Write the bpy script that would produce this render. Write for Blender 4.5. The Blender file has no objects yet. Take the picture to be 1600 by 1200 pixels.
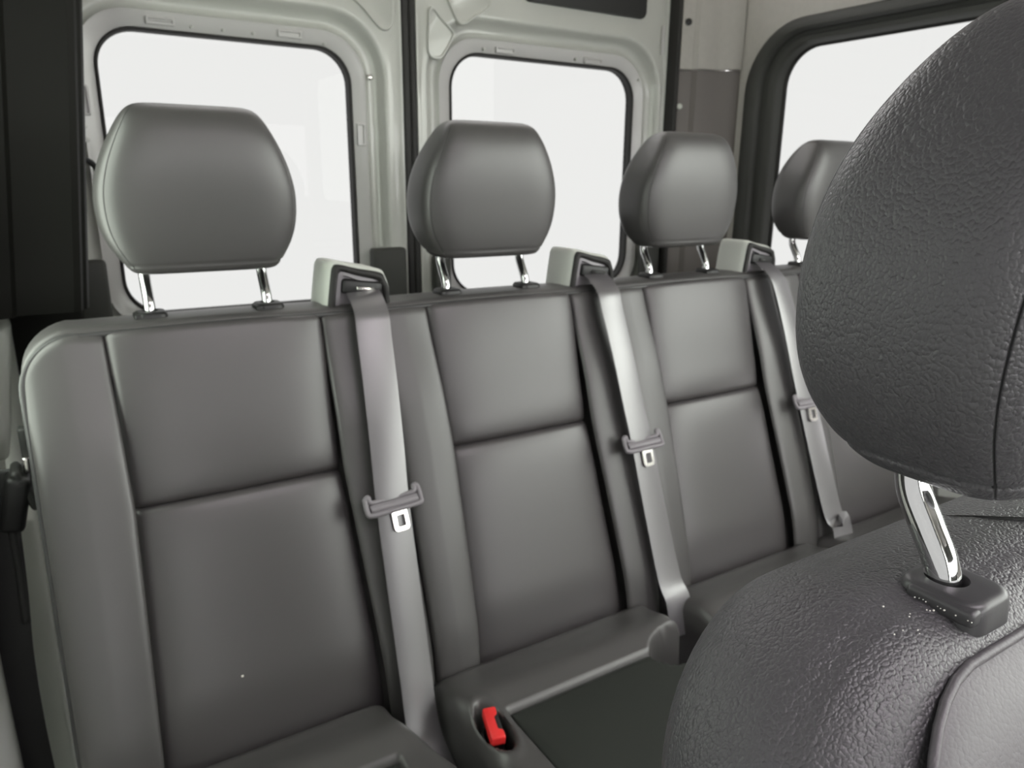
import bpy, bmesh, math, random
from mathutils import Vector, Matrix
from math import sin, cos, pi, exp, sqrt

sc = bpy.context.scene
COL = sc.collection

# ------------------------------------------------------------------ camera
cam_data = bpy.data.cameras.new('camera')
cam_data.sensor_width = 36.0
cam_data.lens = 26.01
cam_data.clip_start = 0.02
cam_data.dof.use_dof = True
cam_data.dof.focus_distance = 0.33
cam_data.dof.aperture_fstop = 20.0
cam = bpy.data.objects.new('camera', cam_data)
COL.objects.link(cam)
C_ = Vector((-0.17534, -0.98226, 0.17767))
R_ = Vector((0.84913448, -0.52811157, 0.00829436))
U_ = Vector((0.13362144, 0.22998577, 0.9639771))
F_ = Vector((0.51099505, 0.81743789, -0.26585587))
M = Matrix(((R_.x, U_.x, -F_.x, C_.x), (R_.y, U_.y, -F_.y, C_.y), (R_.z, U_.z, -F_.z, C_.z), (0, 0, 0, 1)))
cam.matrix_world = M
sc.camera = cam

# ------------------------------------------------------------------ world, lights, exposure
WORLD = 7.5
TINT = (0.336, 0.339, 0.335)   # per glass face; two faces per pane
w = bpy.data.worlds.new('overcast_sky')
sc.world = w
w.use_nodes = True
nt = w.node_tree
bg = nt.nodes['Background']
bg.inputs[0].default_value = (1.0, 0.985, 0.99, 1)
bg.inputs[1].default_value = WORLD
sc.view_settings.view_transform = 'Standard'
sc.view_settings.look = 'None'
sc.view_settings.exposure = 0.0
sc.view_settings.gamma = 1.0
sc.view_settings.use_curve_mapping = False


def area(name, loc, rot, sx, sy, power, col):
    l = bpy.data.lights.new(name, 'AREA')
    l.shape = 'RECTANGLE'
    l.size, l.size_y, l.energy, l.color = sx, sy, power, col
    o = bpy.data.objects.new(name, l)
    COL.objects.link(o)
    o.location = loc
    o.rotation_euler = rot
    return o


# added fill light for lower back panels and cushions (behind the viewer, over the aisle)
area('fill_lamp', (0.45, -1.55, 1.0), (math.radians(-15), 0, 0), 0.9, 0.35, 14.0, (1.0, 0.89, 0.98))

# ------------------------------------------------------------------ materials
def mat(name, base, rough=0.5, metal=0.0, spec=0.5, grain=None, noise=None, sheen=0.0, coat=0.0):
    m = bpy.data.materials.new(name)
    m.use_nodes = True
    n = m.node_tree.nodes
    L = m.node_tree.links
    p = n['Principled BSDF']
    p.inputs['Base Color'].default_value = (*base, 1)
    p.inputs['Roughness'].default_value = rough
    p.inputs['Metallic'].default_value = metal
    p.inputs['Specular IOR Level'].default_value = spec
    p.inputs['Sheen Weight'].default_value = sheen
    p.inputs['Coat Weight'].default_value = coat
    tc = n.new('ShaderNodeTexCoord')
    if noise:
        sc_, amt = noise
        t = n.new('ShaderNodeTexNoise')
        t.inputs['Scale'].default_value = sc_
        t.inputs['Detail'].default_value = 4
        L.new(tc.outputs['Object'], t.inputs['Vector'])
        mix = n.new('ShaderNodeMix')
        mix.data_type = 'RGBA'
        mix.inputs['A'].default_value = (*[c * (1 - amt) for c in base], 1)
        mix.inputs['B'].default_value = (*[min(1, c * (1 + amt)) for c in base], 1)
        L.new(t.outputs['Fac'], mix.inputs['Factor'])
        L.new(mix.outputs['Result'], p.inputs['Base Color'])
    if grain:
        scale, strength, dist = grain
        # pebbled leather: warped cells with raised pads and thin valleys
        nz = n.new('ShaderNodeTexNoise')
        nz.inputs['Scale'].default_value = scale * 0.55
        nz.inputs['Detail'].default_value = 2
        L.new(tc.outputs['Object'], nz.inputs['Vector'])
        sub = n.new('ShaderNodeVectorMath'); sub.operation = 'SUBTRACT'
        sub.inputs[1].default_value = (0.5, 0.5, 0.5)
        L.new(nz.outputs['Color'], sub.inputs[0])
        scl = n.new('ShaderNodeVectorMath'); scl.operation = 'SCALE'
        scl.inputs['Scale'].default_value = 1.3 / scale
        L.new(sub.outputs[0], scl.inputs[0])
        add = n.new('ShaderNodeVectorMath'); add.operation = 'ADD'
        L.new(tc.outputs['Object'], add.inputs[0]); L.new(scl.outputs[0], add.inputs[1])
        mp = n.new('ShaderNodeMapping')
        mp.inputs['Scale'].default_value = (1.0, 1.25, 1.0)
        mp.inputs['Rotation'].default_value = (0.4, 0.7, 0.3)
        L.new(add.outputs[0], mp.inputs['Vector'])
        v = n.new('ShaderNodeTexVoronoi')
        v.feature = 'F1'
        v.inputs['Scale'].default_value = scale
        L.new(mp.outputs[0], v.inputs['Vector'])
        sq = n.new('ShaderNodeMath'); sq.operation = 'POWER'
        sq.inputs[1].default_value = 2.0
        L.new(v.outputs['Distance'], sq.inputs[0])
        rmp = n.new('ShaderNodeMath'); rmp.operation = 'SUBTRACT'
        rmp.inputs[0].default_value = 1.0
        L.new(sq.outputs[0], rmp.inputs[1])
        n2 = n.new('ShaderNodeTexNoise')
        n2.inputs['Scale'].default_value = scale * 2.2
        L.new(tc.outputs['Object'], n2.inputs['Vector'])
        ma = n.new('ShaderNodeMath'); ma.operation = 'MULTIPLY_ADD'
        ma.inputs[1].default_value = 0.12
        L.new(n2.outputs['Fac'], ma.inputs[0]); L.new(rmp.outputs[0], ma.inputs[2])
        b = n.new('ShaderNodeBump')
        b.inputs['Strength'].default_value = strength
        b.inputs['Distance'].default_value = dist
        L.new(ma.outputs[0], b.inputs['Height'])
        L.new(b.outputs[0], p.inputs['Normal'])
    return m


LEATHER = mat('black_leather', (0.060, 0.057, 0.056), 0.42, spec=0.85)
LEATHER_IN = mat('black_leather_insert', (0.057, 0.052, 0.053), 0.40, spec=0.85)
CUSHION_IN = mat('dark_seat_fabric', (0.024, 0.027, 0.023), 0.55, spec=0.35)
PILLAR = mat('pillar_trim', (0.007, 0.007, 0.005), 0.65, spec=0.25)
GRAIN = mat('grained_leather', (0.066, 0.064, 0.068), 0.42, spec=0.6, grain=(600, 0.7, 0.0006))
GRAIN_IN = mat('grained_leather_insert', (0.10, 0.094, 0.10), 0.45, spec=0.55, grain=(600, 0.3, 0.0004))
PIPING = mat('piping', (0.05, 0.05, 0.05), 0.4)
THREAD = mat('thread', (0.02, 0.02, 0.02), 0.7)
BLACKP = mat('black_plastic', (0.012, 0.012, 0.012), 0.45)
DARKP = mat('charcoal_plastic', (0.032, 0.033, 0.031), 0.5)
BEZEL = mat('satin_black_plastic', (0.055, 0.054, 0.056), 0.36, grain=(2500, 0.25, 0.0001))
GREYP = mat('grey_plastic', (0.60, 0.62, 0.57), 0.45)
FRAMEP = mat('slate_plastic', (0.22, 0.205, 0.22), 0.4)
CHROME = mat('chrome', (0.62, 0.62, 0.62), 0.06, metal=1.0)
STEEL = mat('steel', (0.82, 0.8, 0.77), 0.18, metal=1.0)
WEB = mat('belt_webbing', (0.095, 0.088, 0.095), 0.36, spec=1.0)
WEB.node_tree.nodes['Principled BSDF'].inputs['IOR'].default_value = 1.8
WEBD = mat('black_belt_webbing', (0.02, 0.02, 0.02), 0.5)
RED = mat('red_plastic', (0.85, 0.035, 0.035), 0.35)
PAINT = mat('grey_paint', (0.47, 0.475, 0.44), 0.3, spec=0.6, coat=0.3)
PAINT2 = mat('grey_paint_flange', (0.50, 0.49, 0.48), 0.35, spec=0.6, coat=0.2)
RUBBER = mat('rubber_seal', (0.012, 0.011, 0.010), 0.6)
HEADL = mat('headliner', (0.40, 0.385, 0.355), 0.9, noise=(60, 0.08))
TRIMD = mat('dark_trim', (0.035, 0.036, 0.031), 0.6)
TRIMB = mat('brown_grey_trim', (0.15, 0.135, 0.125), 0.6)
TRIML = mat('light_trim', (0.72, 0.75, 0.69), 0.6)
FLOORM = mat('floor_mat', (0.03, 0.03, 0.03), 0.8, noise=(80, 0.3))
CRUMB = mat('crumb', (0.8, 0.78, 0.72), 0.7)

def glass(name, tint):
    G = bpy.data.materials.new(name)
    G.use_nodes = True
    _n = G.node_tree.nodes
    _l = G.node_tree.links
    _n.remove(_n['Principled BSDF'])
    _t = _n.new('ShaderNodeBsdfTransparent')
    _t.inputs[0].default_value = (*tint, 1)
    _g = _n.new('ShaderNodeBsdfGlossy')
    _g.inputs['Roughness'].default_value = 0.02
    _s = _n.new('ShaderNodeMixShader')
    _s.inputs[0].default_value = 0.006
    _l.new(_t.outputs[0], _s.inputs[1])
    _l.new(_g.outputs[0], _s.inputs[2])
    _l.new(_s.outputs[0], _n['Material Output'].inputs[0])
    return G


GLASS = glass('privacy_glass', TINT)
CLEAR = glass('clear_green_glass', (0.93, 0.952, 0.92))
MIDGL = glass('light_tinted_glass', (0.80, 0.845, 0.79))

# ------------------------------------------------------------------ helpers
def empty(name, loc=(0, 0, 0), label=None, cat=None, group=None):
    o = bpy.data.objects.new(name, None)
    o.location = loc
    COL.objects.link(o)
    if label: o['label'] = label
    if cat: o['category'] = cat
    if group: o['group'] = group
    return o


def obj(name, verts, faces, m, parent=None, smooth=True, label=None, kind=None, auto=None):
    me = bpy.data.meshes.new(name)
    off = Vector((0, 0, 0))
    p = parent
    while p is not None:
        off += Vector(p.location)
        p = p.parent
    me.from_pydata([Vector(v) - off for v in verts], [], faces)
    bm = bmesh.new()
    bm.from_mesh(me)
    bmesh.ops.remove_doubles(bm, verts=bm.verts, dist=1e-6)
    bmesh.ops.recalc_face_normals(bm, faces=bm.faces)
    bm.to_mesh(me)
    bm.free()
    me.materials.append(m)
    if smooth:
        me.polygons.foreach_set('use_smooth', [True] * len(me.polygons))
        if auto is not None:
            me.set_sharp_from_angle(angle=math.radians(auto))
    o = bpy.data.objects.new(name, me)
    COL.objects.link(o)
    if parent: o.parent = parent
    if label: o['label'] = label
    if kind: o['kind'] = kind
    return o


def join(*vf):
    V, F = [], []
    for v, f in vf:
        k = len(V)
        V += list(v)
        F += [tuple(i + k for i in q) for q in f]
    return V, F


def grid(fn, nu, nv, us=None, vs=None):
    us = us or [i / nu for i in range(nu + 1)]
    vs = vs or [j / nv for j in range(nv + 1)]
    V = [fn(u, v) for v in vs for u in us]
    n = len(us)
    F = [(j * n + i, j * n + i + 1, (j + 1) * n + i + 1, (j + 1) * n + i) for j in range(len(vs) - 1) for i in range(n - 1)]
    return V, F


def loft(rings, cap0=True, cap1=True, closed=True):
    V = [p for r in rings for p in r]
    n = len(rings[0])
    F = []
    for j in range(len(rings) - 1):
        for i in range(n if closed else n - 1):
            k = (i + 1) % n
            F.append((j * n + i, j * n + k, (j + 1) * n + k, (j + 1) * n + i))
    if cap0: F.append(tuple(range(n)))
    if cap1: F.append(tuple((len(rings) - 1) * n + i for i in range(n)))
    return V, F


def rbox(sx, sy, sz, r=0.003, seg=3, mtx=None):
    bm = bmesh.new()
    bmesh.ops.create_cube(bm, size=1.0)
    bmesh.ops.scale(bm, vec=(sx, sy, sz), verts=bm.verts)
    bmesh.ops.bevel(bm, geom=bm.edges[:], offset=min(r, 0.49 * min(sx, sy, sz)), segments=seg, affect='EDGES', profile=0.5)
    if mtx is not None: bm.transform(mtx)
    bm.verts.index_update()
    V = [v.co.copy() for v in bm.verts]
    F = [tuple(v.index for v in f.verts) for f in bm.faces]
    bm.free()
    return V, F


def T(x, y, z): return Matrix.Translation((x, y, z))


def smooth_path(pts, sub=8):
    pts = [Vector(p) for p in pts]
    P = [pts[0]] + pts + [pts[-1]]
    out = []
    for i in range(1, len(P) - 2):
        for k in range(sub):
            t = k / sub
            a, b, c, d = P[i - 1], P[i], P[i + 1], P[i + 2]
            out.append(0.5 * ((2 * b) + (c - a) * t + (2 * a - 5 * b + 4 * c - d) * t * t + (3 * b - a - 3 * c + d) * t ** 3))
    out.append(pts[-1])
    return out


def tube(pts, r, seg=12, closed=False):
    pts = [Vector(p) for p in pts]
    n = len(pts)
    rings = []
    prev = None
    for i, p in enumerate(pts):
        if closed: t = pts[(i + 1) % n] - pts[i - 1]
        else: t = pts[min(i + 1, n - 1)] - pts[max(i - 1, 0)]
        if t.length < 1e-9: t = Vector((0, 0, 1))
        t.normalize()
        if prev is None:
            prev = t.orthogonal().normalized()
        a = prev - t * prev.dot(t)
        if a.length < 1e-6: a = t.orthogonal()
        a.normalize()
        b = t.cross(a)
        prev = a
        rr = r(i / (n - 1)) if callable(r) else r
        rings.append([p + a * rr * cos(2 * pi * k / seg) + b * rr * sin(2 * pi * k / seg) for k in range(seg)])
    if closed:
        rings.append(rings[0])
        return loft(rings, False, False)
    return loft(rings)


def ribbon(pts, wdir, width, thick):
    """belt webbing: a flat strap with thickness following a path"""
    rings = []
    n = len(pts)
    for i, p in enumerate(pts):
        t = (pts[min(i + 1, n - 1)] - pts[max(i - 1, 0)]).normalized()
        wd = wdir[i] if isinstance(wdir, list) else wdir
        wv = (wd - t * wd.dot(t)).normalized()
        nn = t.cross(wv).normalized()
        h = width / 2
        rings.append([p - wv * h - nn * thick * .5, p - wv * h * .96 - nn * thick * .9, p + wv * h * .96 - nn * thick * .9, p + wv * h - nn * thick * .5,
                      p + wv * h + nn * thick * .5, p + wv * h * .96 + nn * thick * .9, p - wv * h * .96 + nn * thick * .9, p - wv * h + nn * thick * .5])
    return loft(rings)


def sstep(a, b, x):
    t = max(0, min(1, (x - a) / (b - a)))
    return t * t * (3 - 2 * t)


def rrect(x0, x1, z0, z1, r, seg=10, nside=6):
    """rounded rectangle, always the same number of samples"""
    pts = []
    cs = [(x1 - r, z1 - r, 0), (x0 + r, z1 - r, 90), (x0 + r, z0 + r, 180), (x1 - r, z0 + r, 270)]
    for c in range(4):
        cx, cz, a0 = cs[c]
        for k in range(seg + 1):
            a = math.radians(a0 + 90 * k / seg)
            pts.append((cx + r * cos(a), cz + r * sin(a)))
        nx, nz, na = cs[(c + 1) % 4]
        e = (nx + r * cos(math.radians(na)), nz + r * sin(math.radians(na)))
        s = pts[-1]
        for k in range(1, nside):
            pts.append((s[0] + (e[0] - s[0]) * k / nside, s[1] + (e[1] - s[1]) * k / nside))
    return pts


def dense(n, cl=0.12):
    """samples of 0..1 crowded at both ends"""
    out = []
    for i in range(n + 1):
        t = i / n
        out.append(t)
    ex = [0.004, 0.01, 0.018, 0.03, 0.045]
    out += ex + [1 - e for e in ex]
    return sorted(set(out))


# ------------------------------------------------------------------ THE SETTING
YD = 0.70            # plane of the rear doors
XR = 1.55            # right side wall
XL = -0.30           # left side wall
FZ = -0.98           # floor
CZ = 1.05            # ceiling


def struct(name, v, f, m, smooth=False, auto=None):
    return obj(name, v, f, m, smooth=smooth, kind='structure', auto=auto)


v, f = rbox(XR - XL + .3, 4.2, .04, .004, 1, T((XR + XL) / 2, -1.25, FZ - .02))
struct('floor', v, f, FLOORM)
# ceiling: shallow vault over the cabin
prof = []
for k in range(17):
    a = pi * k / 16
    prof.append((0.625 - cos(a) * 0.96, CZ - 0.10 + 0.12 * sin(a) ** 0.6))
V0 = [(x, y, z) for y in (-3.3, 0.80) for x, z in prof]
V0 += [(x, y, z + .03) for y in (-3.3, 0.80) for x, z in prof]
n = len(prof)
F0 = [(i, i + 1, n + i + 1, n + i) for i in range(n - 1)] + [(2 * n + i, 2 * n + i + 1, 3 * n + i + 1, 3 * n + i) for i in range(n - 1)]
F0 += [(i, i + 1, 2 * n + i + 1, 2 * n + i) for i in range(n - 1)] + [(n + i, n + i + 1, 3 * n + i + 1, 3 * n + i) for i in range(n - 1)]
struct('ceiling', V0, F0, HEADL, True)


def side_wall(name, X, sgn, y0, y1, wy0, wy1, wz0, wz1, r, low_split, m_up, m_low):
    """a cabin wall with a rounded window opening; sgn +1: the wall faces -X"""
    ring0 = rrect(wy0, wy1, wz0, wz1, r)
    def P(q, d): return (X + sgn * d, q[0], q[1])
    # upper / lower field: ring -> rectangle
    def rect_ring(src, a0, a1, b0, b1):
        out = []
        cx, cz = (wy0 + wy1) / 2, (wz0 + wz1) / 2
        for (a, b) in src:
            dx, dz = a - cx, b - cz
            tx = ((a1 - cx) / dx) if dx > 1e-9 else ((a0 - cx) / dx if dx < -1e-9 else 1e9)
            tz = ((b1 - cz) / dz) if dz > 1e-9 else ((b0 - cz) / dz if dz < -1e-9 else 1e9)
            t = min(tx, tz)
            out.append((cx + dx * t, cz + dz * t))
        return out
    g = [(wy0 - .09, wy1 + .09, wz0 - .09, wz1 + .06, r + .075)]
    ring1 = rrect(*g[0])
    ringO = rect_ring(ring1, y0, y1, low_split, CZ)
    rings = [[P(q, 0.0) for q in ring1], [P(q, 0.0) for q in ringO], [P(q, .05) for q in ringO], [P(q, .05) for q in ring1]]
    V, F = loft(rings + [rings[0]], False, False)
    wall = struct(name, V, F, m_up)
    # moulded surround, stepping outwards to the glass
    def RR(d0, e): return [P(q, e) for q in rrect(wy0 - d0, wy1 + d0, wz0 - d0, wz1 + d0 * .67, r + d0 * .8)]
    V, F = loft([RR(.092, .012), RR(.092, -.008), RR(.085, -.013), RR(.055, -.012), RR(.047, -.004), RR(.045, .012), RR(.032, .016), RR(.028, .010),
                 RR(.012, .012), RR(.004, .022), RR(0.0, .045), RR(-.002, .048)], False, False)
    obj('window_surround', V, F, TRIMD, wall, auto=50)
    V, F = loft([RR(.0, .040), RR(-.007, .042), RR(-.008, .046), RR(.0, .05)], False, False)
    obj('rubber_seal', V, F, RUBBER, wall)
    return wall


WY1 = 0.460
wr = side_wall('wall_right', XR, 1, -.38, 0.60, -.27, WY1, -0.16, 0.523, 0.10, -0.30, HEADL, TRIML)
def pane(name, V, F, m=None):
    o = obj(name, V, F, m or GLASS, smooth=False)
    o['kind'] = 'structure'
    return o
g = [(XR + .052, a, b) for a, b in rrect(-.275, WY1 + .005, -.165, .528, .10)]
pane('window_1', *loft([g, [(p[0] + .004, p[1], p[2]) for p in g]]))
wl = side_wall('wall_left', XL, -1, -1.90, -.34, -1.75, -.42, -0.10, 0.523, 0.08, -0.16, TRIMD, TRIML)
wfr = side_wall('wall_front_right', XR, 1, -3.2, -.38, -3.0, -.50, 0.02, 0.84, 0.10, -0.30, HEADL, TRIML)  # unseen; window raised and enlarged to bring light from the right
wfl = side_wall('wall_front_left', XL, -1, -3.2, -1.90, -2.9, -2.0, -0.20, 0.60, 0.10, -0.22, HEADL, TRIML)  # unseen; clear opening added as fill from far ahead
wrl = side_wall('wall_rear_left', XL, -1, -.34, 0.46, -.24, 0.20, -0.10, 0.523, 0.08, -0.16, TRIMD, TRIML)  # unseen window split off to light left sides of headrests and guides
for nm, X, sg, a, b, c, e in (('window_7', XL, -1, -.245, .205, -.105, .528), ('window_5', XR, 1, -3.005, -.495, .015, .845), ('window_6', XL, -1, -2.905, -1.995, -.205, .605)):  # unseen panes added to let light in from the sides
    g = [(X + sg * .052, p, q) for p, q in rrect(a, b, c, e, .10)]
    pane(nm, *loft([g, [(p[0] + sg * .004, p[1], p[2]) for p in g]]), MIDGL if nm == 'window_7' else CLEAR)
# unseen cab front, put in to cut the front light: dashboard wall below, windscreen header above
v, f = rbox(XR - XL + .1, .06, 1.03, .01, 1, T((XR + XL) / 2, -3.22, FZ + .515))
v2 = rbox(XR - XL + .1, .06, .50, .01, 1, T((XR + XL) / 2, -3.22, CZ - .25))
struct('unseen_wall_front', *join((v, f), v2), TRIMD)
g = [(XL - .052, a, b) for a, b in rrect(-1.755, -.415, -.105, .528, .08)]
pane('window_2', *loft([g, [(p[0] - .004, p[1], p[2]) for p in g]]))

# lower side trims (trim panels below the windows), bulging in over the wheel arches
def lower_trim(name, X, sgn, ztop, m):
    pr = [(0.0, ztop), (-.012, ztop - .01), (-.014, ztop - .03), (-.006, ztop - .10), (.0, ztop - .25), (-.004, ztop - .5), (-.004, FZ)]
    V = []
    ys = [-3.2, -1.2, -.6, -.1, .3, .5, .62, .69]
    for y in ys:
        for d, z in pr:
            V.append((X + sgn * d, y, z))
        V.append((X + sgn * .05, y, FZ)); V.append((X + sgn * .05, y, ztop))
    k = len(pr) + 2
    F = [(j * k + i, j * k + (i + 1) % k, (j + 1) * k + (i + 1) % k, (j + 1) * k + i) for j in range(len(ys) - 1) for i in range(k)]
    F += [tuple(range(k)), tuple((len(ys) - 1) * k + i for i in range(k))]
    return struct(name, V, F, m, True, 35)
lower_trim('trim_1', XR, 1, -.30, TRIML)
lower_trim('trim_2', XL, -1, -.16, TRIML)

# corner pillars beside the rear doors
def pillar(name, pts, z0, z1, m, lean=0.0, thick=.02, parent=None, mat_bands=None):
    V = []
    zs = [z0 + (z1 - z0) * k / 6 for k in range(7)]
    P = [Vector((a, b, 0)) for a, b in pts]
    for z in zs:
        for (a, b) in pts:
            V.append((a + lean * z, b, z))
        for (a, b) in reversed(pts):
            V.append((a + lean * z + .01, b + thick, z))
    k = 2 * len(pts)
    F = [(j * k + i, j * k + (i + 1) % k, (j + 1) * k + (i + 1) % k, (j + 1) * k + i) for j in range(6) for i in range(k)]
    F += [tuple(range(k)), tuple(6 * k + i for i in range(k))]
    if parent is None:
        return struct(name, V, F, m, True, 30)
    return obj(name, V, F, m, parent, auto=30)

pr_pts = [(1.388, .700), (1.391, .672), (1.400, .664), (1.415, .660), (1.432, .652), (1.440, .637), (1.462, .626), (1.490, .622), (1.504, .612), (1.520, .592), (1.540, .582), (1.552, .580)]
pillar('trim_3', pr_pts, -.75, .478, TRIMB)
pr2 = [(a - .006 if i > 1 else a, b - .006) for i, (a, b) in enumerate(pr_pts)]
pillar('trim_4', pr2, .480, 1.06, HEADL)
pl_pts = [(-.127, .70), (-.127, .520), (-.131, .508), (-.142, .500), (-.205, .500), (-.226, .497), (-.232, .48), (-.31, .462)]
pillar('trim_5', pl_pts, -.05, 1.06, PILLAR, lean=.105)
# light lower trims behind the bench end
v, f = rbox(.075, .25, .60, .012, 3, T(-.2895, .545, -.68)); struct('trim_8', v, f, TRIML, True, 40)
v, f = rbox(.060, .16, .235, .015, 3, Matrix.Translation((-.292, .58, -.185)) @ Matrix.Rotation(.14, 4, 'Y')); struct('trim_9', v, f, TRIML, True, 40)
v, f = rbox(.12, .02, .32, .006, 2, T(-.19, .665, -.20)); struct('trim_10', v, f, PILLAR, True, 40)
v, f = rbox(.03, .26, 1.9, .004, 2, T(-.335, .59, -.02)); struct('trim_11', v, f, TRIML, True, 40)
v, f = rbox(.20, .03, 2.0, .004, 2, T(-.262, .745, .03)); struct('trim_12', v, f, TRIML, True, 40)
v, f = rbox(.26, .03, 2.0, .004, 2, T(1.52, .745, .03)); struct('trim_13', v, f, TRIMB, True, 40)
# screw heads on the right pillar
for nm, (x, y, z, r) in {'a': (1.403, .660, .382, .008), 'b': (1.41, .652, .600, .009)}.items():
    V, F = tube([(x, y + .003, z), (x - .003, y - .003, z), (x - .0035, y - .004, z)], lambda t, r=r: r * (1 - .35 * max(0, t - .5)), 14)
    o = obj('screw_cap', V, F, GREYP if nm == 'a' else BLACKP, bpy.data.objects['trim_3' if nm == 'a' else 'trim_4'])


# ---- rear doors
def door(name, x0, x1, z0, z1, wx0, wx1, wz0, wz1, r, lip_r):
    def ring(d, y, dd=None):
        return [(a, YD + y, b) for a, b in rrect(wx0 - d, wx1 + d * (dd or 1), wz0 - d, wz1 + d, max(.02, r + d * .75))]
    cx, cz = (wx0 + wx1) / 2, (wz0 + wz1) / 2
    def to_rect(src, y, e=0):
        out = []
        for (a, _, b) in src:
            dx, dz = a - cx, b - cz
            tx = ((x1 - e - cx) / dx) if dx > 1e-9 else ((x0 + e - cx) / dx if dx < -1e-9 else 1e9)
            tz = ((z1 - e - cz) / dz) if dz > 1e-9 else ((z0 + e - cz) / dz if dz < -1e-9 else 1e9)
            t = min(tx, tz)
            out.append((cx + dx * t, YD + y, cz + dz * t))
        return out
    D = min(.088, wx0 - x0 - .012)
    # flange -> channel -> ridge -> panel
    R0 = [ring(.002, .050), ring(.004, .030), ring(.007, .026), ring(.030, .024), ring(.036, .021)]
    o = None
    ch = [ring(.036, .021), ring(.040, .026), ring(.046, .030), ring(.056, .030), ring(.066, .022), ring(.072, .008), ring(.076, .002), ring(.081, -.001), ring(.086, .0)]
    last = ch[-1]
    body = ch + [to_rect(last, 0.0, .012), to_rect(last, -.003, .009), to_rect(last, -.003, .003), to_rect(last, .002, 0), to_rect(last, .055, 0)]
    V, F = loft(body, False, False)
    back = loft([ring(.002, .056), to_rect(last, .056, 0)], False, False)
    V, F = join((V, F), back)
    d = struct(name, V, F, PAINT, True, 45)
    V, F = loft(R0, False, False)
    obj('window_flange', V, F, PAINT2, d, auto=50)
    V, F = loft([ring(.005, .026), ring(.003, .023), ring(.0, .024), ring(-.0015, .030), ring(-.0015, .050)], False, False)
    obj('rubber_seal', V, F, RUBBER, d)
    return d


d1 = door('door_1', -.175, .574, -.85, .86, -.045, .454, -.100, .452, .072, 0)
d2 = door('door_2', .606, 1.383, -.85, .86, .712, 1.283, -.110, .472, .080, 0)
for i, (a, b, c, e, r) in enumerate([(-.06, .459, -.105, .457, .075), (.697, 1.288, -.115, .477, .085)]):
    g = [(x, YD + .040, z) for x, z in rrect(a, b, c, e, r)]
    pane('window_%d' % (i + 3), *loft([g, [(x, y + .004, z) for x, y, z in g]]))
# seal between the two doors and at the right jamb
v, f = rbox(.020, .03, 1.70, .006, 3, T(.5830, YD + .012, .0))
v2 = rbox(.016, .024, 1.70, .006, 3, T(.5985, YD + .006, .0))
struct('trim_6', *join((v, f), v2), RUBBER, True)
v, f = rbox(.014, .06, 1.70, .005, 3, T(1.387, YD - .012, .0))
struct('trim_7', v, f, RUBBER, True)


def emboss(parent, pts, depth=.007, name='pressed_panel'):
    """pressed relief: a rounded polygon raised on a soft rim"""
    P = smooth_path([Vector((a, 0, b)) for a, b in pts] + [Vector((pts[0][0], 0, pts[0][1]))], 6)[:-1]
    c = sum(P, Vector()) / len(P)
    def R(s, y): return [(c.x + (p.x - c.x) * s[0], YD + y, c.z + (p.z - c.z) * s[0]) for p in P]
    V, F = loft([R((1.0,), .002), R((1.0,), -.001), R((.96,), -depth), R((.90,), -depth), R((.84,), -.0012)], False, True)
    obj(name, V, F, PAINT, parent, auto=60)
emboss(d2, [(.640, .552), (.650, .560), (.672, .541), (.705, .512), (.704, .499), (.690, .475), (.674, .453), (.660, .447), (.645, .450), (.636, .466), (.638, .51)])
emboss(d2, [(.676, .600), (.70, .640), (.80, .640), (.809, .612), (.807, .578), (.790, .563), (.760, .545), (.734, .528), (.715, .531), (.694, .566)])
emboss(d1, [(.40, .640), (.54, .640), (.556, .60), (.556, .551), (.552, .512), (.540, .497), (.524, .497), (.507, .510), (.47, .545), (.40, .585), (.36, .615)])
# dark cover at the top of the right door
g = rrect(.90, 1.290, .600, .75, .018)
V, F = loft([[(a, YD + .0, b) for a, b in g], [(a, YD - .008, b) for a, b in g], [(a * .99 + .011, YD - .011, b * .98 + .013) for a, b in g]])
obj('lamp_cover', V, F, BLACKP, d2, auto=40)
# flange clips
def clip(parent, x0, x1, z0, z1):
    g0 = rrect(x0, x1, z0, z1, .004, 4, 2)
    k = .0035
    def rr(d, y): return [(a, YD + y, b) for a, b in rrect(x0 + d, x1 - d, z0 + d, z1 - d, .003, 4, 2)]
    V, F = loft([rr(0, .026), rr(0, .020), rr(.0015, .018), rr(.0035, .018), rr(.005, .0235)], False, True)
    obj('flange_clip', V, F, PAINT2, parent, auto=40)
clip(d1, .047, .100, .463, .478); clip(d1, .300, .352, .464, .480)
clip(d1, -.082, -.066, .290, .345); clip(d1, .466, .486, .250, .300)
clip(d2, .834, .890, .480, .496); clip(d2, 1.108, 1.168, .478, .494)
clip(d2, .682, .697, .250, .300)
# bolt heads in the channels and small flange dimples
for dd, x, z, y, r in [(d1, .503, .400, .024, .0065), (d1, -.08, .27, .020, .004), (d1, -.08, .245, .020, .005), (d1, .13, .466, .022, .003), (d1, .19, .466, .022, .003),
                       (d1, .25, .466, .022, .003), (d1, .40, .46, .022, .003), (d2, .80, .486, .022, .004), (d2, 1.080, .486, .022, .004), (d2, 1.30, .45, .024, .004)]:
    V, F = tube([(x, YD + y + .005, z), (x, YD + y, z), (x, YD + y - .003, z), (x, YD + y - .0045, z)], lambda t, r=r: r * (1 if t < .7 else .7), 12)
    obj('rivet', V, F, STEEL if r > .006 else PAINT, dd, auto=40)
# bright reflector strip by the right jamb
v, f = rbox(.010, .004, .075, .002, 2, T(1.358, YD - .005, .555)); obj('striker_plate', v, f, PAINT2, d2)
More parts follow.
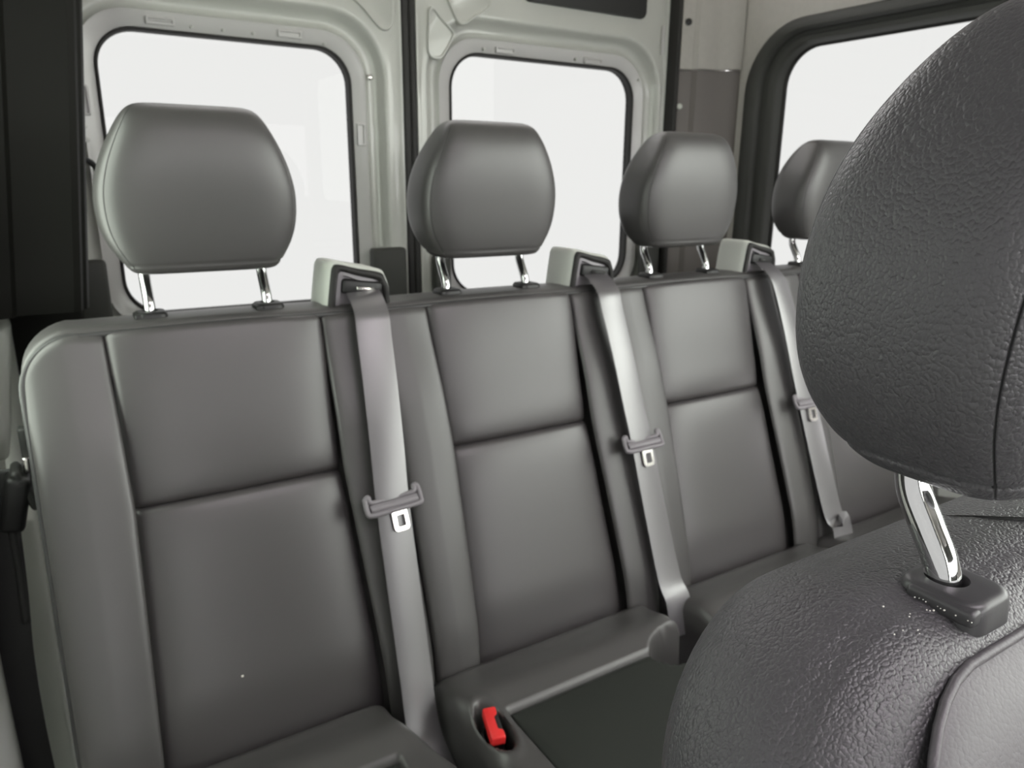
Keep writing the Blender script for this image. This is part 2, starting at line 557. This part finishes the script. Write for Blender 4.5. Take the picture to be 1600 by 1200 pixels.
# lower door trims
def door_trim(parent, x0, x1, z1, wx0=None, side=0):
    v, f = rbox(x1 - x0, .03, z1 + .85, .008, 3, T((x0 + x1) / 2, YD - .012, (z1 - .85) / 2))
    obj('door_trim_panel', v, f, TRIMD, parent, auto=40)
door_trim(d1, .474, .560, .020)
door_trim(d1, -.165, -.078, .020)
door_trim(d2, .636, .680, -.004)
door_trim(d1, -.078, .474, -.125)
door_trim(d2, .680, 1.375, -.135)
door_trim(d2, 1.31, 1.375, .012)
# check strap arm on the left door
P = smooth_path([(-.135, .62, .215), (-.112, .64, .214), (-.09, .66, .208), (-.075, .675, .196), (-.07, .70, .180)], 6)
V, F = tube(P, .0055, 10)
obj('check_strap', V, F, BLACKP, d1)

# ------------------------------------------------------------------ REAR BENCH
A = 0.33098
SA, CA = sin(A), cos(A)
PITCH = 0.42
def B(x, h, n, y0=0.0, z0=0.0):
    """bench-back coordinates: along, down the recline, out of the face"""
    return (x, y0 - h * SA - n * CA, z0 - h * CA + n * SA)

bench = empty('rear_bench_seat', (0.63, 0.0, FZ), 'black leather four-place rear bench seat in front of the rear doors', 'bench seat')
HM, HB = 0.2126, 0.60
XE0, XE1 = -0.219, 1.479
RC = 0.062
def htop(x):
    for e, s in ((XE0, 1), (XE1, -1)):
        d = (x - e) * s
        if d < RC:
            d = max(d, 0)
            return RC - sqrt(max(0, RC * RC - (RC - d) ** 2))
    return 0.0015 * (1 - cos((x) * 2 * pi / PITCH)) * .5
def halfw(h):
    return (0.131 - 0.0045 * min(h, HM) / HM) if h < HM else 0.1265 + .012 * (h - HM) / (0.515 - HM)
def bol(h): return .009 * sstep(.02, .16, h) + .003 * sstep(.2, .4, h)


def edge_round(e, g=.010, s=.0045): return -.55 * g * exp(-e / (.55 * s))


def back_patch(name, fx0, fx1, h0f, h1, kind, m):
    """one upholstered field; fx0/fx1: side limits as functions of h; h0f: top edge as function of x"""
    us, vs = dense(26), dense(44 if kind != 'panel_top' else 26)
    def fn(u, v):
        h = v * h1
        for _ in range(3):
            x = fx0(h) + (fx1(h) - fx0(h)) * u
            h0 = h0f(x)
            h = h0 + (h1 - h0) * v
        w_ = fx1(h) - fx0(h)
        eu0, eu1, ev0, ev1 = u * w_, (1 - u) * w_, h - h0, h1 - h
        if kind.startswith('panel'):
            n = -.010 * bol(h) / .016 + .012 * (1 - exp(-min(eu0, eu1) / .028)) 
            n += edge_round(min(eu0, eu1), .009, .004)
            if kind == 'panel_top':
                n += edge_round(ev0, .008, .005) + .007 * (1 - exp(-ev1 / .02)) - .007 + edge_round(ev1, .012, .004)
            else:
                n += edge_round(ev0, .012, .004) + .006 * (1 - exp(-ev0 / .018)) - .006 - .02 * sstep(.44, .62, h)
        else:
            n = bol(h) + .006 * (1 - exp(-min(eu0, eu1) / .02)) + edge_round(ev0, .010, .006)
            e = eu0 if kind == 'bolster_r' else eu1      # the seam side next to the panel
            n += edge_round(e, .008, .003)
            e2 = eu1 if kind == 'bolster_r' else eu0
            n += edge_round(e2, .010, .005)
            n -= .02 * sstep(.46, .62, h)
        return B(x, h, n)
    V, F = grid(fn, 0, 0, us, vs)
    return obj(name, V, F, m, bench)


for k in range(4):
    xc = PITCH * k
    xl = XE0 + .001 if k == 0 else xc - .2085
    xr = XE1 - .001 if k == 3 else xc + .2085
    L0 = lambda h, xc=xc: xc - halfw(h)
    R0 = lambda h, xc=xc: xc + halfw(h)
    back_patch('upper_back_panel', L0, R0, htop, HM, 'panel_top', LEATHER_IN)
    back_patch('lower_back_panel', L0, R0, lambda x: HM, HB, 'panel_low', LEATHER_IN)
    back_patch('side_bolster', lambda h, xl=xl: xl, L0, htop, HB, 'bolster_l', LEATHER)
    back_patch('side_bolster', R0, lambda h, xr=xr: xr, htop, HB, 'bolster_r', LEATHER)

# shell behind, with a soft flat top
prof = [(.022, -.060), (.009, -.016), (.0035, -.002), (.003, .003), (.007, .0075), (.014, .0098), (.04, .011), (.065, .010), (.080, .004), (.088, -.010)]
xs = [XE0 + RC * (1 - cos(pi / 2 * k / 10)) for k in range(11)] + [XE0 + RC + (XE1 - XE0 - 2 * RC) * k / 60 for k in range(1, 60)] + [XE1 - RC * (1 - cos(pi / 2 * k / 10)) for k in range(10, -1, -1)]
rings = []
for x in xs:
    h0 = htop(x)
    ring = [(x, .024 - .60 * SA, -.60 * CA)]
    ring += [(x, .024 - .25 * SA, -.25 * CA)]
    for (y, z) in prof:
        ring.append((x, y - h0 * SA + .003, z - h0 * CA - .002))
    ring += [(x, .088 - .25 * SA, -.01 - .25 * CA), (x, .085 - .60 * SA, -.60 * CA)]
    rings.append(ring)
V, F = loft(rings)
obj('backrest_shell', V, F, LEATHER, bench, auto=60)
# piping along the outer edge
path = [B(XE0, h, -.004) for h in (.60, .5, .4, .3, .2, .12, .08)]
path += [B(x, htop(x), -.004) for x in xs[::1]]
path += [B(XE1, h, -.004) for h in (.08, .12, .2, .3, .4, .5, .60)]
V, F = tube(path, .0035, 8)
obj('piping', V, F, PIPING, bench)
path = [B(XE0 + .004, h, -.014) for h in (.60, .4, .2, .08)] + [(p[0] + .0, p[1] + .010, p[2]) for p in [B(x, htop(x), -.004) for x in xs[3:-3]]]
V, F = tube(path, .003, 8)


# ---- headrests (shared builder; local origin = point between the posts on the seat top)
HR = [(.0610, .070, -.022, .014), (.0614, .078, -.028, .022), (.0632, .0855, -.0335, .030), (.067, .0905, -.0365, .036), (.072, .0945, -.0385, .041), (.080, .100, -.0405, .047),
      (.095, .1085, -.043, .053), (.115, .1155, -.0455, .0565), (.140, .1185, -.048, .0575), (.165, .117, -.0502, .0565), (.190, .1105, -.0515, .0535), (.210, .1025, -.0512, .048),
      (.228, .0935, -.0490, .0395), (.242, .0855, -.0445, .030), (.252, .0785, -.0385, .0205), (.2585, .071, -.0305, .0115), (.262, .061, -.021, .003), (.2632, .048, -.012, -.003)]


def interp(tab, z):
    """smooth (Hermite) interpolation of the headrest sections"""
    n = len(tab)
    def slope(i, k):
        a, b = max(i - 1, 0), min(i + 1, n - 1)
        return (tab[b][k] - tab[a][k]) / (tab[b][0] - tab[a][0])
    for i in range(n - 1):
        if z <= tab[i + 1][0] + 1e-12:
            h = tab[i + 1][0] - tab[i][0]
            t = max(0, (z - tab[i][0]) / h)
            h00, h10, h01, h11 = 2 * t**3 - 3 * t * t + 1, t**3 - 2 * t * t + t, -2 * t**3 + 3 * t * t, t**3 - t * t
            return [h00 * tab[i][k] + h10 * h * slope(i, k) + h01 * tab[i + 1][k] + h11 * h * slope(i + 1, k) for k in (1, 2, 3)]
    return list(tab[-1][1:])


def headrest_mesh(hi=False):
    zs = []
    sub = 5 if hi else 3
    for i in range(len(HR) - 1):
        for k in range(sub):
            zs.append(HR[i][0] + (HR[i + 1][0] - HR[i][0]) * k / sub)
    zs.append(HR[-1][0])
    base = 96 if hi else 64
    th = [2 * pi * i / base for i in range(base)]
    seams = []
    for s in (1, -1):
        seams.append((math.atan2(-.527, .85 * s)) % (2 * pi))
    bseams = [(math.atan2(.527, .85 * s)) % (2 * pi) for s in (1, -1)]
    for s in seams + bseams:
        th += [(s + d) % (2 * pi) for d in (-.03, -.018, -.009, 0, .009, .018, .03)]
    th = sorted(set(round(t, 5) for t in th))
    rings = []
    for z in zs:
        hw, f, b = interp(HR, z)
        r = []
        for t in th:
            c, s = cos(t), sin(t)
            e = 2 / 4.6
            x = hw * math.copysign(abs(c) ** e, c)
            yh = (b - f) / 2
            ym = (b + f) / 2
            y = ym + yh * math.copysign(abs(s) ** e, s)
            # slight crown of the front face
            g = 0
            for q in seams:
                d = min(abs(t - q), 2 * pi - abs(t - q))
                g += .0016 * exp(-(d / .011) ** 2)
            for q in bseams:
                d = min(abs(t - q), 2 * pi - abs(t - q))
                g += .0010 * exp(-(d / .011) ** 2)
            if z < .08:
                g += .0014 * exp(-((z - .072) / .0012) ** 2)
            sc_ = 1 - g / max(.02, sqrt(x * x + (y - ym) ** 2))
            r.append((x * sc_, ym + (y - ym) * sc_, z))
        rings.append(r)
    return loft(rings), seams


def xform(V, ox, oy, oz, lean=0.0):
    return [(p[0] + ox, p[1] + oy + lean * p[2], p[2] + oz) for p in V]


def seam_threads(hi):
    """stitched thread lying in the groove of each front seam"""
    out = []
    for s in (1, -1):
        P = []
        for k in range(41):
            z = .072 + (.252 - .072) * k / 40
            hw, f, b = interp(HR, z)
            t = math.atan2(-.527, .85 * s)
            c, q = cos(t), sin(t)
            e = 2 / 4.6
            x = hw * math.copysign(abs(c) ** e, c)
            y = (b + f) / 2 + (b - f) / 2 * math.copysign(abs(q) ** e, q)
            P.append((x * .988, (b + f) / 2 + (y - (b + f) / 2) * .972, z))
        out.append(tube(P, .0009, 6))
    return out


def post_path(px, s, lean_):
    # local coordinates: up into the head, S-bend down to the seat
    return smooth_path([(px, .004, -.015), (px, .004, .012), (px, .0065, .024), (px, .014, .037), (px, .0215, .050), (px, .024, .061), (px, .024, .075)], 6)


def make_headrest(parent, ox, oy, oz, hi=False):
    (V, F), _ = headrest_mesh(hi)
    if hi: V = [(p[0], p[1], .058 + (p[2] - .061) * .885) for p in V]
    h = obj('headrest', xform(V, ox, oy + .015 if hi else oy + .012, oz), F, GRAIN if hi else LEATHER, parent)
    for V, F in seam_threads(hi):
        if hi: V = [(p[0], p[1], .058 + (p[2] - .061) * .885) for p in V]
        obj('seam_thread', xform(V, ox, oy + .015 if hi else oy + .012, oz), F, THREAD, h)
    for s in (-1, 1):
        V, F = tube(post_path(s * .073, s, 0), .0068, 20 if hi else 14)
        obj('headrest_post', xform(V, ox, oy, oz), F, CHROME, h, label='bent chrome post')
    return h


def make_bezel(parent, x, y, z, hi=False, sc=1.0):
    def rr(d, zz, sh=0): return [(a + x, b + y, z + zz) for a, b in rrect(-.0180 + d, .0180 - d, -.0195 + d, .0195 - d, max(.003, .010 - d * .6), 6, 4)]
    hole = [(x + .0085 * cos(t), y + .004 + .0095 * sin(t)) for t in []]
    rings = [rr(-.001, -.006), rr(-.0005, .002), rr(.0, .0055), rr(.0008, .0072), rr(.0022, .0082), rr(.0040, .0086)]
    # top surface running to a round socket
    last = rings[-1]
    sock = []
    for p in last:
        a = math.atan2(p[1] - y - .004, p[0] - x)
        sock.append((x + .0098 * cos(a), y + .004 + .0098 * sin(a), z + .0086))
    sock2 = [(p[0], p[1], z - .003) for p in sock]
    V, F = loft(rings + [sock, [(p[0] * .97 + x * .03, p[1] * .97 + (y + .004) * .03, z + .0076) for p in sock], sock2], False, True)
    V = [(x + (p[0] - x) * sc, y + (p[1] - y) * sc, z + (p[2] - z) * sc) for p in V]
    b = obj('headrest_guide', V, F, BEZEL if hi else BLACKP, parent, auto=40)
    v, f = rbox(.0085, .031, .0080, .0022, 3, T(x - .0158, y - .0035, z + .0030))
    v = [(x + (p[0] - x) * sc, y + (p[1] - y) * sc, z + (p[2] - z) * sc) for p in v]
    obj('release_button', v, f, BEZEL if hi else BLACKP, b, auto=40)
    return b


for k in range(4):
    xc = PITCH * k
    make_headrest(bench, xc, .045, .0)
    for s in (-1, 1):
        make_bezel(bench, xc + s * .073, .045, .006)

# ---- belt guides rising between the places
def belt_guide(xg):
    def outline(d, y, top=0):
        # trapezoid with rounded shoulders, right shoulder lower
        pts = [(.050 - d, -.03), (.0505 - d, .02), (.045 - d * .9, .042 - d * .7), (.036 - d * .6, .053 - d), (.0 , .0605 - d), (-.030 + d * .6, .0675 - d), (-.0395 + d * .9, .063 - d * .8), (-.0435 + d, .045), (-.050 + d, .0), (-.053 + d, -.03)]
        P = smooth_path([Vector((a, y, b)) for a, b in pts], 4)
        return [(xg + p.x, p.y, p.z + top) for p in P]
    V, F = loft([outline(.004, .088, -.004), outline(.001, .084), outline(0, .075), outline(0, .028), outline(.002, .022), outline(.004, .018)], True, False)
    g = obj('belt_guide', V, F, GREYP, bench, auto=50)
    V, F = loft([outline(.004, .018), outline(.0055, .0135), outline(.009, .012), outline(.0125, .013), outline(.0145, .017)], False, False)
    obj('guide_rim', V, F, RUBBER, g, auto=60)
    V, F = loft([outline(.0145, .0175), outline(.020, .0165), outline(.022, .022)], False, True)
    obj('guide_face', V, F, FRAMEP, g, auto=50, label='slate grey recessed face')
    v, f = rbox(.060, .012, .021, .005, 3, Matrix.Translation((xg + .006, .019, .029)) @ Matrix.Rotation(.14, 4, 'Y'))
    obj('belt_slot', v, f, BLACKP, g, auto=50)
    P = [(xg - .004, .0125, .0295), (xg + .022, .0125, .0262)]
    V, F = tube(P, .0030, 12)
    obj('slot_roller', V, F, STEEL if xg < .3 else DARKP, g)
    return g
GX = [.192, .607, 1.026]
for xg in GX: belt_guide(xg)

# ---- seat cushions: one per place, with a sunk insert and a roll at the rear
ZS = -.492
def cushion(k):
    xc = PITCH * k
    x0, x1 = xc - .222, xc + .172
    if k == 3: x1 = XE1 - .02
    if k == 0: x1 = .132
    if k == 2: x0 = .640
    y1, y0 = -.155, -.66
    ix0, ix1, iy1, iy0 = x0 + .060, x1 - .030, -.287, -.62
    bx, by = x0 + .0285, -.305         # buckle pocket
    cut = (x1 - .012, -.300, .080, .042)    # rear right corner scooped for the belt
    def hgt(x, y):
        z = ZS + .010 * sstep(-.20, -.27, y) * 0
        z += .012 * exp(-((y + .245) / .035) ** 2)            # rear roll
        z -= .02 * sstep(-.19, -.155, y)
        e = min(x - x0, x1 - x)
        z -= .022 * exp(-e / .007)
        z -= .05 * sstep(-.61, -.66, y) + .015 * sstep(-.5, -.64, y)
        if k == 1:
            d = sqrt(((x - bx) / .017) ** 2 + ((y - by) / .040) ** 2)
            z -= .034 * (1 - sstep(.82, 1.08, d))
            z += .003 * exp(-((d - 1.25) / .2) ** 2)
        # scoop for the belt at the rear right corner
        if k in (1, 2):
            d = sqrt(((x - cut[0]) / cut[2]) ** 2 + ((y - cut[1]) / cut[3]) ** 2)
            z -= .10 * (1 - sstep(.80, 1.02, d))
        return z
    inside = lambda x, y: min(x - ix0, ix1 - x, iy1 - y, y - iy0)
    def fn(u, v):
        x, y = x0 + (x1 - x0) * u, y0 + (y1 - y0) * v
        z = hgt(x, y)
        e = inside(x, y)
        if e > -.004: z -= .016 * sstep(-.004, .004, e)
        if k == 0: x += .038 * sstep(-.21, -.35, y) * sstep(ix1, x1, x)
        return (x, y, z)
    us, vs = dense(130), dense(150)
    V, F = grid(fn, 0, 0, us, vs)
    n1, n2 = len(us), len(vs)
    # skirt down to the base
    border = [i for i in range(n1)] + [j * n1 + n1 - 1 for j in range(1, n2)] + [(n2 - 1) * n1 + i for i in range(n1 - 2, -1, -1)] + [j * n1 for j in range(n2 - 2, 0, -1)]
    b0 = len(V)
    V += [(V[i][0], V[i][1], -.68) for i in border]
    nb = len(border)
    F += [(border[i], border[(i + 1) % nb], b0 + (i + 1) % nb, b0 + i) for i in range(nb)]
    F.append(tuple(b0 + i for i in range(nb)))
    c = obj('seat_cushion', V, F, LEATHER, bench, auto=70)
    def fi(u, v):
        x, y = ix0 + (ix1 - ix0) * u, iy0 + (iy1 - iy0) * v
        e = max(0, inside(x, y))
        z = min(hgt(x, y), ZS + .003) - .010 * exp(-e / .005) - .002 + .003 * (1 - exp(-e / .04))
        if k in (1, 2):
            d = sqrt(((x - cut[0]) / cut[2]) ** 2 + ((y - cut[1]) / cut[3]) ** 2)
            z = min(z, hgt(x, y) - .0)
        return (x, y, z)
    V, F = grid(fi, 0, 0, dense(50), dense(50))
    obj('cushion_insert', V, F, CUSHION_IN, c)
    return bx, by
pockets = [cushion(k) for k in range(4)]
v, f = rbox(1.66, .50, .10, .01, 2, T(.63, -.40, -.72)); obj('seat_base', v, f, BLACKP, bench)
for x in (-.1, .45, .85, 1.36):
    v, f = rbox(.06, .42, .235, .01, 2, T(x, -.38, -.865)); obj('seat_leg', v, f, BLACKP, bench)

# ---- red buckles standing in the pockets
def buckle(k, label):
    bx, by = pockets[k]
    b = empty('seat_belt_buckle', (bx, by, ZS - .034), label, 'buckle')
    Rm = Matrix.Translation((bx, by + .002, ZS - .006)) @ Matrix.Rotation(math.radians(-15), 4, 'Z') @ Matrix.Rotation(math.radians(12), 4, 'X') @ Matrix.Scale(.82, 4)
    v, f = rbox(.0200, .052, .050, .004, 3, Rm @ T(.001, 0, -.008)); obj('buckle_housing', v, f, BLACKP, b, auto=50)
    # red release: a bar with a step at each end, leaving the tongue slot open
    pts = [(-.0125, -.029), (.0105, -.029), (.0105, -.017), (.0025, -.014), (.0020, .012), (.0085, .016), (.0085, .029), (-.0125, .029)]
    P = []
    for i in range(len(pts)):
        a, b_, c = Vector(pts[i - 1]), Vector(pts[i]), Vector(pts[(i + 1) % len(pts)])
        r = .003
        p0 = b_ + (a - b_).normalized() * r
        p1 = b_ + (c - b_).normalized() * r
        for t in (0, .33, .67, 1):
            P.append(p0 * (1 - t) ** 2 + b_ * 2 * t * (1 - t) + p1 * t * t)
    cx, cy = -.003, 0
    def R(s, z): return [tuple(Rm @ Vector((cx + (p.x - cx) * s, cy + (p.y - cy) * s, z))) for p in P]
    V, F = loft([R(1, .006), R(1, .0185), R(.965, .0208), R(.90, .0218)])
    obj('release_button', V, F, RED, b, auto=50, label='red release button')
buckle(1, 'red seat belt buckle in the cushion pocket beside the first hanging belt')

# ------------------------------------------------------------------ SEAT BELTS of the bench
def seat_belt(gx, label, xt, xm, xb, hb, ht, tongue_rot, mt):
    """gx: guide centre; xt/xm/xb: strap centre at top, at the tongue, at the bottom; ht: tongue height on the back"""
    root = empty('seat_belt', (gx, 0, 0), label, 'seat belt', 'shoulder belts hanging down the bench back')
    pts = [Vector((gx + .006, .026, .026)), Vector((gx + .005, .010, .023)), Vector(B(gx + .001, .006, .026)), Vector(B(xt, .04, .031)), Vector(B((xt * 2 + xm) / 3, .12, .034)), Vector(B((xt + 2 * xm) / 3, .20, .034)),
           Vector(B(xm, ht, .034)), Vector(B((xm * 2 + xb) / 3, ht + .12, .033)), Vector(B((xm + 2 * xb) / 3, ht + .23, .034)), Vector(B(xb, hb - .03, .040)), Vector(B(xb + .004, hb + .02, .060)), Vector(B(xb + .010, hb + .06, .078)), Vector(B(xb + .014, hb + .09, .082))]
    if mt: pts = pts[:-3] + [Vector(B(xb + .004, hb + .03, .036))]
    P = smooth_path(pts, 7)
    nP = len(P)
    wd = []
    for i in range(nP):
        t = i / (nP - 1)
        tw = .0 + .25 * sin(t * 5 + gx * 4) * .5 + (.15 if mt else .9) * sstep(.80, 1.0, t)
        wd.append(Vector((cos(tw), -sin(tw) * .8, sin(tw) * .3)))
    V, F = ribbon(P, wd, .0475, .0007)
    obj('webbing', V, F, WEB, root, auto=60)
    # tongue: moulded loop across the strap and a slotted steel plate below
    def TB(u, hh, n):
        c, s = cos(tongue_rot), sin(tongue_rot)
        return B(xm + u * c - hh * s, ht + u * s + hh * c, .034 + n)
    path = []
    for (u, hh, n) in [(-.038, -.010, .001), (-.0385, .006, .004), (-.034, .012, .007), (0, .012, .008), (.034, .012, .007), (.0385, .006, .004), (.038, -.010, .001), (.033, -.012, .001), (.030, -.004, .002), (0, -.003, -.004), (-.030, -.004, .002), (-.033, -.012, .001)]:
        path.append(TB(u, hh, n))
    P2 = smooth_path(path + [path[0]], 5)[:-1]
    V, F = tube(P2, .0036, 10, closed=True)
    V2 = grid(lambda u, v: TB(-.034 + .068 * u, -.001 + .0125 * v, .0045 + .004 * sin(pi * v) + .002 * (1 - (2 * u - 1) ** 2)), 14, 6)
    V3 = grid(lambda u, v: TB(-.034 + .068 * u, -.001 + .0125 * v, .0015), 14, 6)
    obj('tongue_grip', *join((V, F), V2, V3), FRAMEP, root)
    ox, w2, l0, l1 = .004, .0115, .012, .043
    out = []
    def rrp(d, n):
        return [TB(ox + a, b, n) for a, b in rrect(-w2 + d, w2 - d, l0 + d, l1 - d, max(.002, .006 - d), 5, 3)]
    def slot(d, n):
        return [TB(ox + a, b, n) for a, b in rrect(-w2 + .0065 - d, w2 - .0055 + d, l0 + .009 - d, l1 - .0065 + d, .0018, 5, 3)]
    V, F = loft([slot(0, .0035), rrp(.0005, .0035), rrp(0, .0045), rrp(.0006, .0056), slot(.0004, .0056), slot(0, .0035)], False, False)
    obj('tongue_plate', V, F, STEEL, root, auto=50, label='steel tongue plate with a slot')
    return root
seat_belt(GX[0], 'grey shoulder belt with tongue in the first gap, nearest the red buckle', .190, .1765, .166, .60, .265, -.05, 0)
seat_belt(GX[1], 'grey shoulder belt with tongue in the middle of the bench, between second and third headrests', .607, .6195, .634, .56, .262, .0, 1)
seat_belt(GX[2], 'grey shoulder belt disappearing behind the near headrest and seat', 1.032, 1.045, 1.075, .53, .255, .0, 1)

# ---- the belt hanging at the far left, beside the bench
lb = empty('hanging_seat_belt', (-.25, .13, -.2), 'black seat belt with tongue hanging by the wall at the left edge of the bench', 'seat belt')
P = smooth_path([(-.262, .13, .30), (-.262, .13, .10), (-.262, .125, -.10), (-.262, .12, -.25)], 8)
P = smooth_path([(-.268, .13, -.19), (-.272, .12, -.27), (-.276, .11, -.36), (-.282, .10, -.46), (-.282, .09, -.6), (-.274, .08, -.8)], 8)
V, F = ribbon(P, Vector((1, -.2, 0)).normalized(), .040, .0008); obj('webbing', V, F, WEBD, lb)
v, f = rbox(.030, .045, .075, .008, 3, Matrix.Translation((-.253, .115, -.232)) @ Matrix.Rotation(.25, 4, 'Y')); obj('tongue_grip', v, f, BLACKP, lb)
v, f = rbox(.012, .05, .06, .005, 3, Matrix.Translation((-.239, .12, -.215)) @ Matrix.Rotation(-.35, 4, 'Y')); obj('tongue_clip', v, f, DARKP, lb)
V, F = tube(smooth_path([(-.262, .115, -.268), (-.262, .11, -.33), (-.264, .10, -.40)], 6), .0055, 12); obj('buckle_stalk', V, F, DARKP, lb)
v, f = rbox(.010, .012, .022, .003, 3, T(-.2335, .118, -.186)); obj('tongue_plate', v, f, STEEL, lb)
v, f = rbox(.012, .02, .05, .003, 3, T(-.232, .13, -.163)); obj('anchor_bracket', v, f, DARKP, lb)

# ------------------------------------------------------------------ NEAR SEAT
FX, FY, FZT = 0.188, -0.874, 0.032      # centre, front plane at the top, top height
fs = empty('front_seat', (FX, FY, FZ), 'near black grained leather seat at the right edge of the view', 'seat')
HW = 0.199
def FB(x, h, n): return (FX + x, FY - h * SA - n * CA, FZT - h * CA + (n if n > -.03 else -.03 + (n + .03) * .15) * SA)
# body: rings of a rounded outline, swelling from the front insert around to the back
def outline(d, n, r, hb=.62):
    """rounded shield outline inset by d, at offset n"""
    pts = []
    w_ = HW - d
    r = max(r - d * .6, .02)
    N = 16
    t0 = -d
    bot = hb
    pts.append((-w_, bot))
    for k in range(1, 9): pts.append((-w_, bot + (r - t0 - bot) * k / 9))
    for k in range(N + 1):
        a = pi / 2 * k / N
        pts.append((-w_ + r - r * cos(a), d + r - r * sin(a)))
    for k in range(1, 12): pts.append((-w_ + r + (2 * w_ - 2 * r) * k / 12, d))
    for k in range(N, -1, -1):
        a = pi / 2 * k / N
        pts.append((w_ - r + r * cos(a), d + r - r * sin(a)))
    for k in range(8, 0, -1): pts.append((w_, bot + (r - t0 - bot) * k / 9))
    pts.append((w_, bot))
    return [FB(x, h - .0, n) for x, h in pts]
RB = .092
rings = []
spec = [(.185, .006), (.15, .006), (.12, .0055), (.10, .005), (.085, .004), (.070, .003), (.057, .0015), (.045, -.0005), (.034, -.003), (.024, -.0065), (.016, -.011), (.009, -.017), (.004, -.0245), (.001, -.034), (.0, -.042), (.0002, -.057), (.0025, -.072), (.007, -.0855), (.0145, -.097), (.0265, -.1055), (.05, -.110)]
spec2 = []
for i in range(len(spec) - 1):
    for k in range(3):
        t = k / 3
        spec2.append((spec[i][0] * (1 - t) + spec[i + 1][0] * t, spec[i][1] * (1 - t) + spec[i + 1][1] * t))
spec2.append(spec[-1])
rings = [outline(d, n, RB) for d, n in spec2]
V, F = loft(rings, True, True, closed=False)
obj('backrest', V, F, GRAIN, fs)
def nbody(d):
    d = max(0, min(.185, d))
    for a, b in zip(spec, spec[1:]):
        if b[0] <= d <= a[0] and a[0] > b[0]:
            return b[1] + (a[1] - b[1]) * (d - b[0]) / (a[0] - b[0])
    return -.04
IW, IT, IR = .157, .021, .060
def ihtop(x):
    e = IW - abs(x)
    return IT + (IR - sqrt(max(0, IR * IR - (IR - e) ** 2)) if e < IR else 0)
def fins(u, v):
    x = -IW + 2 * IW * (.5 - .5 * cos(pi * u))
    ht = ihtop(x)
    h = ht + (.58 - ht) * v * v
    ed = min(IW - abs(x), h - ht)
    return FB(x, h, nbody(min(HW - abs(x), h)) + .0005 + .0045 * (1 - exp(-ed / .012)))
V, F = grid(fins, 60, 70)
obj('backrest_insert', V, F, GRAIN_IN, fs)
P = [FB(-IW, h, nbody(min(HW - IW, h)) + .001) for h in (.56, .4, .3, .2, .15)]
for k in range(33):
    x = -IW * cos(pi * k / 32)
    P.append(FB(x, ihtop(x), nbody(min(HW - abs(x), ihtop(x))) + .0012))
P += [FB(IW, h, nbody(min(HW - IW, h)) + .001) for h in (.15, .2, .3, .4, .56)]
V, F = tube(P, .0019, 8)
obj('piping', V, F, GRAIN_IN, fs)
V, F = tube(smooth_path([FB(-.008, .012, -.088), FB(-.004, .006, -.077), FB(.002, .0016, -.062), FB(.014, .0, -.046), FB(.03, 0, -.036), FB(.07, 0, -.033), FB(.12, 0, -.036)], 6), .0012, 6)
obj('back_seam', V, F, THREAD, fs)
V, F = tube(smooth_path([FB(-.068, .048, .0065), FB(-.060, .075, .0095), FB(-.052, .12, .0105), FB(-.045, .2, .0108)], 8), .0012, 6)
obj('insert_stitching', V, F, THREAD, fs)
# seat cushion below (out of view) with pedestal
v, f = rbox(.41, .46, .13, .045, 5, T(FX, FY - .36, -.52)); obj('seat_cushion', v, f, GRAIN, fs)
v, f = rbox(.30, .36, .40, .02, 2, T(FX, FY - .34, -.78)); obj('seat_base', v, f, BLACKP, fs)
HX, HY, HZ = 0.187, -0.853, 0.006
make_headrest(fs, HX, HY, HZ, True)
for s in (-1, 1):
    make_bezel(fs, HX + s * .073, HY, HZ + .0125, True, .84)
# crumbs
random.seed(4)
cr = []
for k in range(26):
    if k < 15:
        p = Vector((HX - .073 - .0165 + random.uniform(-.0012, .0006), HY + .004 - k * .0014, .0212))
    else:
        p = Vector((HX - .073 + random.uniform(-.05, -.018), HY - random.uniform(-.01, .014), .0212))
    r = random.uniform(.00022, .00042)
    cr.append(rbox(2 * r, 1.6 * r, 1.5 * r, r * .4, 1, Matrix.Translation(p)))
V, F = join(*cr)
o = obj('crumbs', V, F, CRUMB)
o['kind'] = 'stuff'
o['label'] = 'pale crumbs scattered in front of the near headrest guide'
o['category'] = 'crumbs'
v, f = rbox(.0028, .0022, .0024, .0008, 2, Matrix.Translation(B(-.04, .438, .0052)))
o = obj('lint_speck', v, f, CRUMB); o['label'] = 'tiny pale speck on the lower back panel of the first place'; o['category'] = 'speck'
